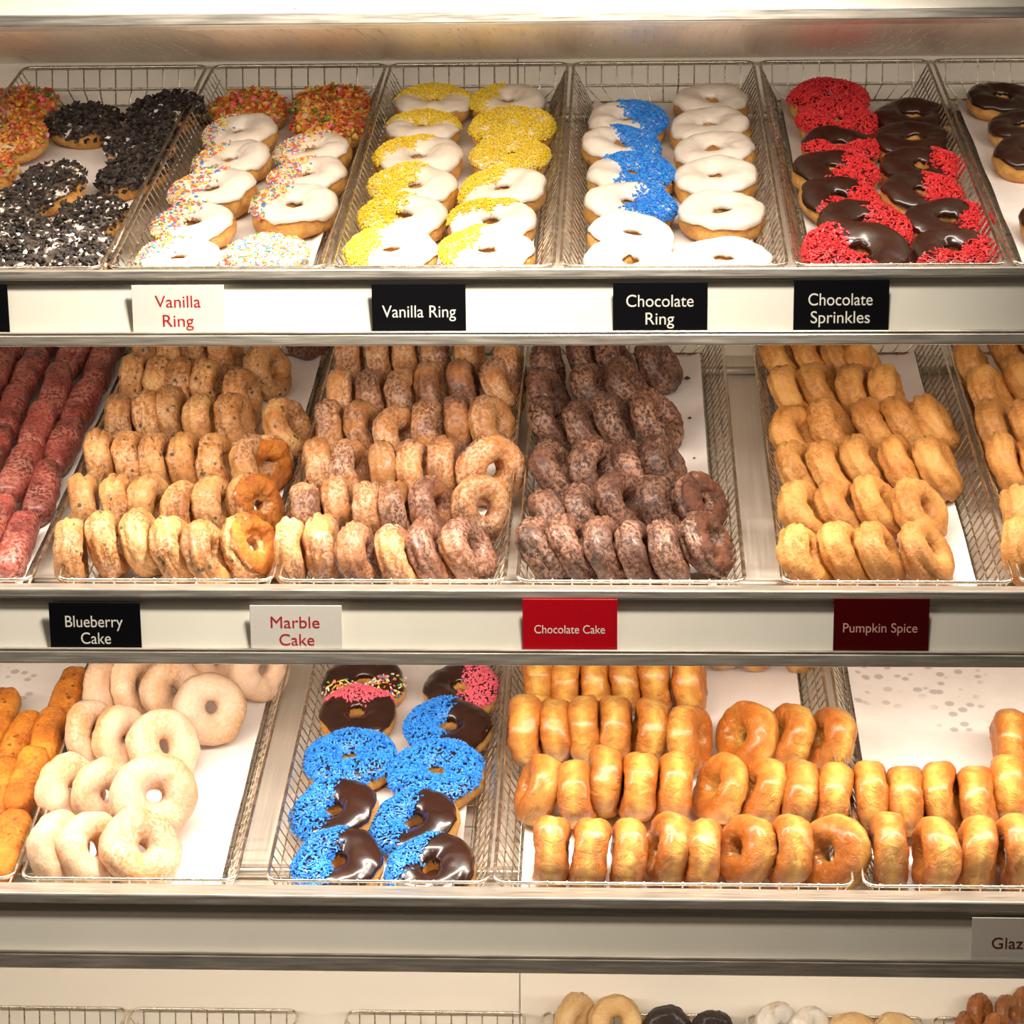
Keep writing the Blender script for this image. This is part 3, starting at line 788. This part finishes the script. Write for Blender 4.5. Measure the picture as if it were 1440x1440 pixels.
column(1, [(714, 135, 105, Y('third'), 165, 4, 0, None), (721, 172, 118, Y('all'), 90, 4, 0, ya), (718, 212, 108, Y('all'), 90, 5, 0, ya),
           (708, 258, 124, Y('third'), 140, 6, -6, None), (692, 303, 124, Y('third'), 120, 6, 0, None), (686, 344, 130, Y('third'), 160, 5, 0, None)],
       yl, 'right column, yellow basket', 'yellow sprinkled vanilla rings')
bl = 'white ring, blue sprinkles on right'
pw = 'plain white iced ring'
column(1, [(882, 162, 112, B('half'), 20, 5, 0, None), (872, 196, 112, B('half'), 20, 5, 5, None), (886, 236, 122, B('most'), 10, 5, 0, 'white ring mostly covered in blue sprinkles'),
           (884, 279, 126, B('half'), -20, 6, 6, None), (887, 321, 122, (W, None), 0, 5, 8, pw), (886, 358, 132, (W, None), 0, 5, 0, pw)],
       bl, 'left column, blue basket', 'blue sprinkled and plain white rings')
column(1, [(1000, 134, 106, (W, None), 0, 5, 0, None), (998, 170, 114, (W, None), 50, 5, -5, None), (1006, 203, 114, (W, None), 120, 5, -5, None), (1007, 241, 120, (W, None), 200, 5, -4, None),
           (1016, 289, 122, (W, None), 280, 4, 0, None), (1016, 357, 138, (W, None), 340, 2, 0, None)],
       pw, 'right column, blue basket', 'blue sprinkled and plain white rings')
rl = 'chocolate ring, red sprinkles on right'
column(1, [(1166, 131, 110, RD('all'), 0, 5, 0, 'chocolate iced ring covered in red sprinkles'), (1178, 163, 112, RD('all'), 0, 5, 0, 'chocolate iced ring heaped with red sprinkles'),
           (1182, 197, 108, RD('half'), 280, 6, 4, 'chocolate ring, red sprinkles on front'), (1174, 232, 118, RD('half'), -20, 6, 6, None), (1180, 270, 112, RD('half'), -40, 8, 8, None),
           (1215, 308, 132, RD('half'), 0, 10, 5, None), (1206, 344, 152, RD('half'), 200, 8, 0, 'large chocolate ring, red sprinkles at its left')],
       rl, 'left column, red basket', 'chocolate rings with red sprinkles')
column(1, [(1284, 157, 112, (K, None), 0, 5, 0, 'plain dark chocolate iced ring'), (1286, 189, 112, (K, None), 90, 5, 0, 'plain dark chocolate iced ring'), (1296, 226, 116, RD('third'), 5, 6, 0, None),
           (1296, 263, 116, RD('half'), -5, 6, 6, None), (1332, 302, 120, RD('third'), -15, 7, 0, None), (1340, 344, 120, RD('half'), -60, 7, 0, None)],
       rl, 'right column, red basket', 'chocolate rings with red sprinkles')
for px, py, w, lab in ((1409, 130, 98, 'plain chocolate ring, backmost in the basket at right photo edge'), (1440, 172, 100, 'plain chocolate ring, second from back at right photo edge'),
                  (1452, 208, 110, 'plain chocolate ring with cracked tan side at right photo edge'), (1494, 302, 118, 'plain chocolate ring barely in view at right photo edge, frontmost')):
    flat(1, px, py, w, (K, None), 30, 5, 0, lab, 'plain chocolate rings at right end')
# ------------------------------------------------------------------ chocolate and sprinkle rings, lower shelf
for (px, py, w, spec, ang, tilt, side, lab) in (
    (512, 952, 114, (K, ('rainbow', 'half')), -80, 6, 0, 'chocolate ring with rainbow sprinkles on its front, backmost left'),
    (648, 960, 106, (K, ('pink', 'half')), 0, 6, 0, 'chocolate ring with pink sprinkles on its right, backmost right'),
    (503, 996, 110, (K, ('pink', 'third')), 90, 8, 0, 'chocolate ring with pink sprinkles along its back edge'),
    (630, 1013, 120, KB('half'), 172, 6, 0, 'chocolate ring, blue sprinkles on left, second from back in right column'),
    (491, 1058, 126, KB('all'), 90, 3, -3, 'ring wholly covered in blue sprinkles, middle of left column'),
    (613, 1076, 132, KB('all'), 20, 4, -3, 'ring wholly covered in blue sprinkles, middle of right column'),
    (472, 1131, 122, KB('half'), 172, 10, -12, 'chocolate ring, blue sprinkles left, second from front in left column'),
    (584, 1146, 124, KB('half'), 165, 10, -12, 'chocolate ring, blue sprinkles left, second from front in right column'),
    (476, 1205, 130, KB('half'), 172, 10, -8, 'chocolate ring, blue sprinkles left, frontmost in left column'),
    (607, 1212, 126, KB('third'), 150, 10, -6, 'chocolate ring, blue sprinkles upper left, frontmost in right column')):
    flat(3, px, py, w, spec, ang, tilt, side, lab, 'blue, pink and rainbow sprinkled chocolate rings')

# ------------------------------------------------------------------ donuts standing on edge
def rows(r, kinds, look, where, group, data, **kw):
    rn = ['front row', 'second row', 'third row', 'fourth row', 'fifth row', 'sixth row']
    for ri, row in enumerate(data):
        n = len(row)
        for k, e in enumerate(row):
            px, py, lean, yaw = e[:4]; sz = e[4] if len(e) > 4 else 1.0
            kd = e[5] if len(e) > 5 else kinds
            pos = 'leftmost' if k == 0 else ('rightmost' if k == n - 1 else ORD[k] + ' from left')
            dk = {'marble_dark': 'dark ', 'torn': 'torn ', 'torn_chocolate': 'torn '}.get(kd, '') if len(e) > 5 else ''
            stand(r, kd, px, py, lean, yaw, '%s%s, %s in %s of %s' % (dk, look, pos, rn[ri], where), group, kw.get('mode', 't'), sz * kw.get('sz', 1.0), back=(e[6] if len(e) > 6 else 0))
rows(2, 'blueberry', 'speckled blueberry donut', 'blueberry basket', 'blueberry cake donuts', [
    [(95, 728, 3, -12), (140, 718, 9, -8), (185, 718, 14, 0), (229, 727, 13, 3), (277, 733, 11, 5), (330, 725, 18, 28, 1.05, 'torn')],
    [(114, 667, 4, -15), (160, 667, 8, -8), (208, 667, 4, 12), (254, 676, 4, 8), (292, 670, 8, 6), (342, 668, 14, 30, 1.03, 'torn')],
    [(138, 603, 4, -10), (177, 607, 9, -6), (214, 607, 6, 0), (256, 608, 8, 4), (298, 610, 6, 4), (350, 611, 6, 14)],
    [(167, 553, 2, -12), (205, 547, 5, -6), (238, 541, 4, 0), (279, 553, 4, 2), (322, 553, 8, 6), (384, 563, 22, 18)],
    [(187, 497, 0, -10), (224, 500, 2, -4), (254, 502, 3, 0), (290, 503, 3, 2), (334, 517, 6, 6)],
    [(205, 450, 2, -8), (240, 448, 2, -4), (275, 448, 2, 0), (313, 450, 4, 4), (366, 480, 10, 16)]])
stand(2, 'torn', 374, 655, 8, 50, 'donut with broken golden crumb face turned right, beside third blueberry row', 'blueberry cake donuts', 'c', .95)
stand(2, 'marble_dark', 434, 470, 0, 60, 'dark donut half hidden at the back of the blueberry basket', 'blueberry cake donuts', 'c', .9)
MD = 'marble_dark'
rows(2, 'marble', 'marble cake donut', 'marble basket', 'marble cake donuts', [
    [(405, 728, 3, -6), (449, 722, 4, -4), (495, 735, 8, 4, 1, MD), (545, 739, 12, 4), (585, 735, 16, 6, 1, MD), (634, 732, 27, 14, 1.02, MD)],
    [(427, 678, 5, -10), (469, 670, 6, -6), (514, 675, 6, -4), (551, 677, 7, 2), (596, 670, 10, 12, 1.03, MD), (655, 675, 18, 48, .98)],
    [(443, 615, 4, -14), (486, 617, 6, 12), (536, 620, 4, -6), (577, 618, 5, 6), (622, 613, 2, 4), (682, 612, 6, 55, 1.1)],
    [(461, 560, 3, -8), (503, 563, 8, 8), (552, 573, 6, 24), (598, 563, 4, 6), (640, 553, 4, 0, .96, MD), (681, 557, 10, 22)],
    [(479, 517, 2, -6), (518, 518, 6, 4), (562, 517, 4, 6), (602, 508, 5, 10), (645, 503, 6, 0, 1, MD), (688, 506, 16, 4)],
    [(489, 462, 2, 0), (530, 462, 4, 0), (567, 460, 3, 0), (608, 458, 4, 0), (655, 458, 6, 4), (712, 478, 4, 8)]], sz=.99)
rows(2, 'chocolate', 'chocolate cake donut', 'chocolate basket', 'chocolate cake donuts', [
    [(741, 730, 18, 6), (783, 726, 18, 6), (836, 728, 14, 8), (881, 733, 12, 4), (926, 732, 10, 2), (972, 722, 18, 22, 1.04, 'torn_chocolate')],
    [(760, 688, 10, -20), (805, 683, 14, 6), (852, 667, 24, 24, 1.05), (910, 670, 14, 10), (964, 667, 18, 34, 1.0, 'torn_chocolate')],
    [(759, 623, 22, 4), (820, 619, 14, 36, 1.02), (875, 621, 14, 4), (915, 612, 14, 14, 1.02)],
    [(754, 558, 18, 4), (809, 563, 14, 10), (845, 553, 14, 4), (900, 550, 20, 20, 1.06)],
    [(752, 520, 18, 10), (815, 513, 18, 10), (860, 505, 22, 8)],
    [(764, 478, 6, 4), (808, 470, 14, 4), (848, 472, 16, 4), (905, 478, 24, 20, 1.0)]], sz=1.0)
rows(2, 'pumpkin', 'tan pumpkin spice donut', 'pumpkin basket', 'pumpkin spice cake donuts', [
    [(1112, 738, 14, 16, 1.02), (1168, 735, 16, 14), (1218, 734, 14, 8), (1277, 736, 26, 18)],
    [(1109, 680, 18, 18, 1.02), (1161, 675, 18, 16), (1211, 671, 18, 14), (1272, 675, 16, 28, 1.02)],
    [(1101, 623, 26, 10), (1146, 622, 26, 4), (1192, 613, 28, 6), (1247, 617, 28, 4), (1294, 614, 30, 2, 1.05)],
    [(1099, 573, 20, 30), (1148, 563, 26, 14), (1210, 562, 30, 2), (1252, 558, 28, 0), (1292, 557, 28, 0)],
    [(1092, 517, 22, 10), (1134, 510, 24, 10), (1190, 511, 12, 14), (1238, 513, 8, 10)],
    [(1078, 470, 18, 4), (1123, 470, 18, 4), (1166, 473, 18, 8), (1200, 478, 14, 8)]], sz=1.03)
rows(2, 'pumpkin', 'tan cake donut', 'cut off right basket', 'tan cake donuts at right end of the middle shelf', [
    [(1432, 725, 6, 20), (1480, 728, 8, 10)],
    [(1427, 681, 6, 10), (1475, 680, 8, 5)],
    [(1400, 610, 14, 6), (1446, 614, 14, 6)],
    [(1386, 562, 12, 10), (1432, 562, 14, 4)],
    [(1376, 515, 14, 20), (1420, 500, 22, 4), (1462, 500, 20, 4)],
    [(1352, 478, 14, 4), (1400, 462, 20, 4), (1445, 462, 18, 4)]], sz=1.03)
# glazed rings
rows(3, 'glazed', 'glazed ring', 'wide glazed basket', 'glazed yeast rings', [
    [(779, 1147, -3, 2), (836, 1150, -7, 4), (886, 1151, -3, 0, .98), (948, 1143, -10, -8, 1.0), (993, 1151, -4, 2, .98), (1062, 1146, -14, -22), (1113, 1145, -5, -8), (1188, 1148, -16, -42, 1.04)],
    [(772, 1062, -18, -4), (809, 1068, 2, 2), (853, 1049, -3, 0), (902, 1057, -5, 0), (950, 1056, -6, -4), (1032, 1064, -20, -14), (1085, 1065, -15, -8), (1129, 1069, -9, -2), (1177, 1072, -4, 4)],
    [(739, 976, 2, 2, 1.04), (780, 980, 2, 0, .98), (821, 977, 3, 2, 1.02), (865, 978, 2, 2), (918, 982, -4, -4), (967, 989, 3, 14, 1.04), (1066, 988, -18, -30, 1.05), (1125, 990, -18, -12), (1178, 994, -14, -14)],
    [(757, 910, 2, 0), (795, 912, 2, 0), (836, 911, 2, 0), (878, 912, 2, 0), (920, 912, 2, 0), (967, 911, 3, 2)]], sz=1.03)
for px, py, lab in ((1020, 898, 'glazed ring, leftmost of three peeking under the fascia at the back'), (1062, 898, 'glazed ring, middle of three peeking under the fascia at the back'), (1124, 903, 'glazed ring, rightmost of three peeking under the fascia at the back')):
    stand(3, 'glazed', px, py, 0, 8, lab, 'glazed yeast rings', 'c')
rows(3, 'glazed', 'glazed ring', 'half empty basket at right', 'glazed rings at the right end', [
    [(1252, 1146, 0, 4, .98), (1318, 1149, -2, -6, 1.02), (1377, 1147, -6, 4), (1424, 1146, 4, -10), (1475, 1147, 4, 0)],
    [(1223, 1072, 6, 4), (1272, 1077, 6, 6), (1318, 1070, 8, 8), (1369, 1077, 6, 4), (1417, 1060, 0, 6, 1.04), (1462, 1065, 0, 0)],
    [(1420, 998, 0, 2), (1466, 998, 0, 2)]], sz=1.03)
# sugared rings lean back on one another, faces turned right
g = 'pale sugared rings'
for (px, py, lean, yaw, sz, back, lab, lift) in (
    (366, 940, 8, 52, 1.0, 12, 'sugared ring at the back right, touching the basket rim', 0),
    (305, 925, 8, 50, .95, 12, 'sugared ring half hidden under the fascia at the back middle', 0),
    (150, 970, 4, 14, 1.0, 6, 'sugared ring on edge, leftmost in the back row', 0),
    (192, 965, 8, 22, 1.0, 8, 'golden sugared ring on edge, second from left in the back row', 0),
    (243, 972, 12, 44, 1.02, 10, 'sugared ring leaning, second from right in the back row', .004),
    (295, 997, 14, 62, 1.06, 16, 'sugared ring facing right with round hole, standing alone at right of the back row', .004),
    (128, 1032, 4, 22, 1.0, 8, 'sugared ring on edge, leftmost in the third row from front', 0),
    (172, 1040, 8, 38, .98, 10, 'sugared ring, middle of the third row from front', 0),
    (231, 1050, 20, 48, 1.08, 14, 'sugared ring with oval hole, rightmost in the third row from front', 0),
    (98, 1112, 10, 34, 1.04, 12, 'sugared ring, leftmost in the second row from front', 0),
    (148, 1118, 14, 46, 1.0, 16, 'sugared ring, middle of the second row from front', .004),
    (216, 1120, 16, 62, 1.18, 22, 'largest sugared ring with round dark hole, rightmost in second row', .008),
    (84, 1194, 8, 30, 1.0, 10, 'sugared ring, leftmost in the front row', 0),
    (130, 1194, 14, 46, 1.0, 14, 'sugared ring with golden base, middle of the front row', 0),
    (198, 1193, 30, 56, 1.10, 28, 'sugared ring lying back with oval hole, rightmost in front row', .0)):
    stand(3, 'sugar', px, py, lean, yaw, lab, g, 'c', sz, lift, back)

# ------------------------------------------------------------------ sticks
def stick_mesh(seed, L, W_, H, mat):
    rs = random.Random(seed); vs = []; fs = []; nu, nv = 22, 16; o = Vector((seed, 0, 0))
    for i in range(nu + 1):
        u = -1 + 2 * i / nu
        k = (1 - abs(u) ** 7) ** .5 if abs(u) < 1 else 0
        k = max(k, .02)
        for j in range(nv):
            a = 2 * math.pi * j / nv
            c, d = math.cos(a), math.sin(a)
            q = Vector((W_ / 2 * k * math.copysign(abs(c) ** .8, c), L / 2 * u, H / 2 * k * math.copysign(abs(d) ** .8, d)))
            n = 1 + .16 * noise.noise(q * 45 + o) + .07 * noise.noise(q * 130 + o)
            if 0.9 < a < 2.2: n -= .10 * math.exp(-((a - 1.5 - .3 * noise.noise(Vector((u * 2, seed, 0)))) / .16) ** 2)
            vs.append(Vector((q.x * n, q.y, q.z * n)))
    for i in range(nu):
        for j in range(nv):
            fs.append((i * nv + j, i * nv + (j + 1) % nv, (i + 1) * nv + (j + 1) % nv, (i + 1) * nv + j))
    fs.append(tuple(reversed(range(nv)))); fs.append(tuple(nu * nv + j for j in range(nv)))
    return mesh_from('stick', vs, fs, [mat])
VEL = [stick_mesh(3 + i, .118, .0345, .036, 'velvet_dough') for i in range(4)]
ORG = [stick_mesh(13 + i, .110, .036, .034, 'stick_dough') for i in range(4)]
def stick(r, ms, k, px, py, lab, group, lift=0, rot=0, sz=1.0, pitch=0):
    p = hit(px, py, FR(r) + N * (.018 + lift), N)
    o = link('cake_stick', ms[k % len(ms)])
    M = Matrix((X, T, N)).transposed() @ Matrix.Rotation(math.radians(rot), 3, 'Z') @ Matrix.Rotation(math.radians(pitch), 3, 'X')
    M = M.to_4x4() @ Matrix.Scale(sz, 4); M.translation = p; o.matrix_world = M
    tag(o, lab, 'donut stick', group)
chains = [('rightmost chain', [(24, 768), (60, 692), (88, 628), (114, 572), (140, 518), (160, 468)], 0),
          ('second chain from right', [(-12, 742), (28, 664), (52, 606), (78, 550), (103, 498), (122, 452)], .012),
          ('third chain from right', [(-10, 640), (16, 582), (40, 528), (62, 478)], .010),
          ('leftmost chain in view', [(-14, 548), (8, 500), (28, 456)], .02)]
n = 0
for cn, lst, lf in chains:
    for k, (px, py) in enumerate(lst):
        n += 1
        stick(2, VEL, n, px, py, 'dark red glazed cake stick, %s in the %s' % (ordn(k, ''), cn), 'dark red cake sticks', lf, rot=(-3, 2, 4, -2)[n % 4], pitch=4)
n = 0
for (px, py, lab, lf, rot) in ((94, 982, 'orange cake stick, backmost, leaning on the basket rim', .016, -4), (66, 1040, 'orange cake stick, second from back along the basket rim', .014, 2), (38, 1098, 'orange cake stick with crumbly top, third from back along the rim', .014, 0),
                    (26, 1046, 'orange cake stick left of the rim side ones, below bare paper', .004, -6), (0, 1012, 'orange cake stick cut by the left photo edge, upper', .004, 2), (0, 1112, 'orange cake stick cut by the left photo edge, middle', .006, 4),
                    (12, 1190, 'orange cake stick, frontmost at the left photo edge', .006, 0), (-30, 1060, 'orange cake stick just outside the left row, behind others', .004, 0)):
    n += 1; stick(3, ORG, n, px, py, lab, 'orange cake sticks', lf, rot, 1.0, 5)

# ------------------------------------------------------------------ bottom row, only the tops in view
def low(kind, px, py, h, w, lab, yaw=60, lean=0, back=20):
    # rests on the back part of the lowest tray
    stand(4, kind, px, py, lean, yaw, lab, 'donuts along the photo bottom', 'c', w, h, back)
low('pale', 806, 1432, .03, .92, 'pale tan ring, left of the two above the photo bottom', 30, -20, 30)
low('pale', 866, 1440, .03, .96, 'pale tan ring, right of the two above the photo bottom', 82, 0, 50)
low('dark', 938, 1452, .02, .9, 'black ring, left of two at the photo bottom', 75, 0, 40)
low('dark', 1002, 1456, .02, .85, 'black ring, right of two at the photo bottom', 75, 0, 40)
low('powder', 1092, 1446, .02, .9, 'powdery white donut, left one at the photo bottom', 50)
low('powder', 1138, 1450, .02, .85, 'powdery white donut, right one at the photo bottom', 50)
low('pale', 1200, 1462, .02, .95, 'light tan ring right of the white donuts at photo bottom', 80, 0, 50)
low('pale', 1262, 1464, .02, .95, 'second light tan ring right of the white donuts at photo bottom', 80, 0, 50)
for k, (px, py, h) in enumerate(((1378, 1422, .035), (1416, 1424, .04), (1360, 1448, .02), (1400, 1450, .03), (1440, 1414, .03))):
    low('fritter', px, py, h, .62, 'small shiny brown fritter, %s in the pile at bottom right corner' % ('upper left', 'upper middle', 'lower left', 'lower middle', 'rightmost')[k], 40)

# crumbs lying on the bare paper of the chocolate basket
m_ = MB()
for i, (px, py, sz, lab) in enumerate(((966, 532, .0042, 'largest dark crumb on bare paper right of the chocolate donuts'), (970, 588, .0030, 'thin dark crumb on bare paper, below the largest crumb'), (976, 644, .0020, 'tiny crumb on bare paper level with third chocolate row'))):
    rs = random.Random(i); pts = [(1, 0, 0), (.3, .95, 0), (-.8, .6, 0), (-.8, -.6, 0), (.3, -.95, 0), (.1, .1, .6), (-.1, 0, -.6)]
    vs = [Vector([c * rs.uniform(.7, 1.3) * sz for c in q]) for q in pts]
    fs = [(j, (j + 1) % 5, 5) for j in range(5)] + [((j + 1) % 5, j, 6) for j in range(5)]
    o = link('crumb', mesh_from('crumb', vs, fs, ['cookie_brown']))
    p = hit(px, py, FR(2) + N * sz * .4, N); o.location = p
    tag(o, lab, 'crumb', 'crumbs on the paper')
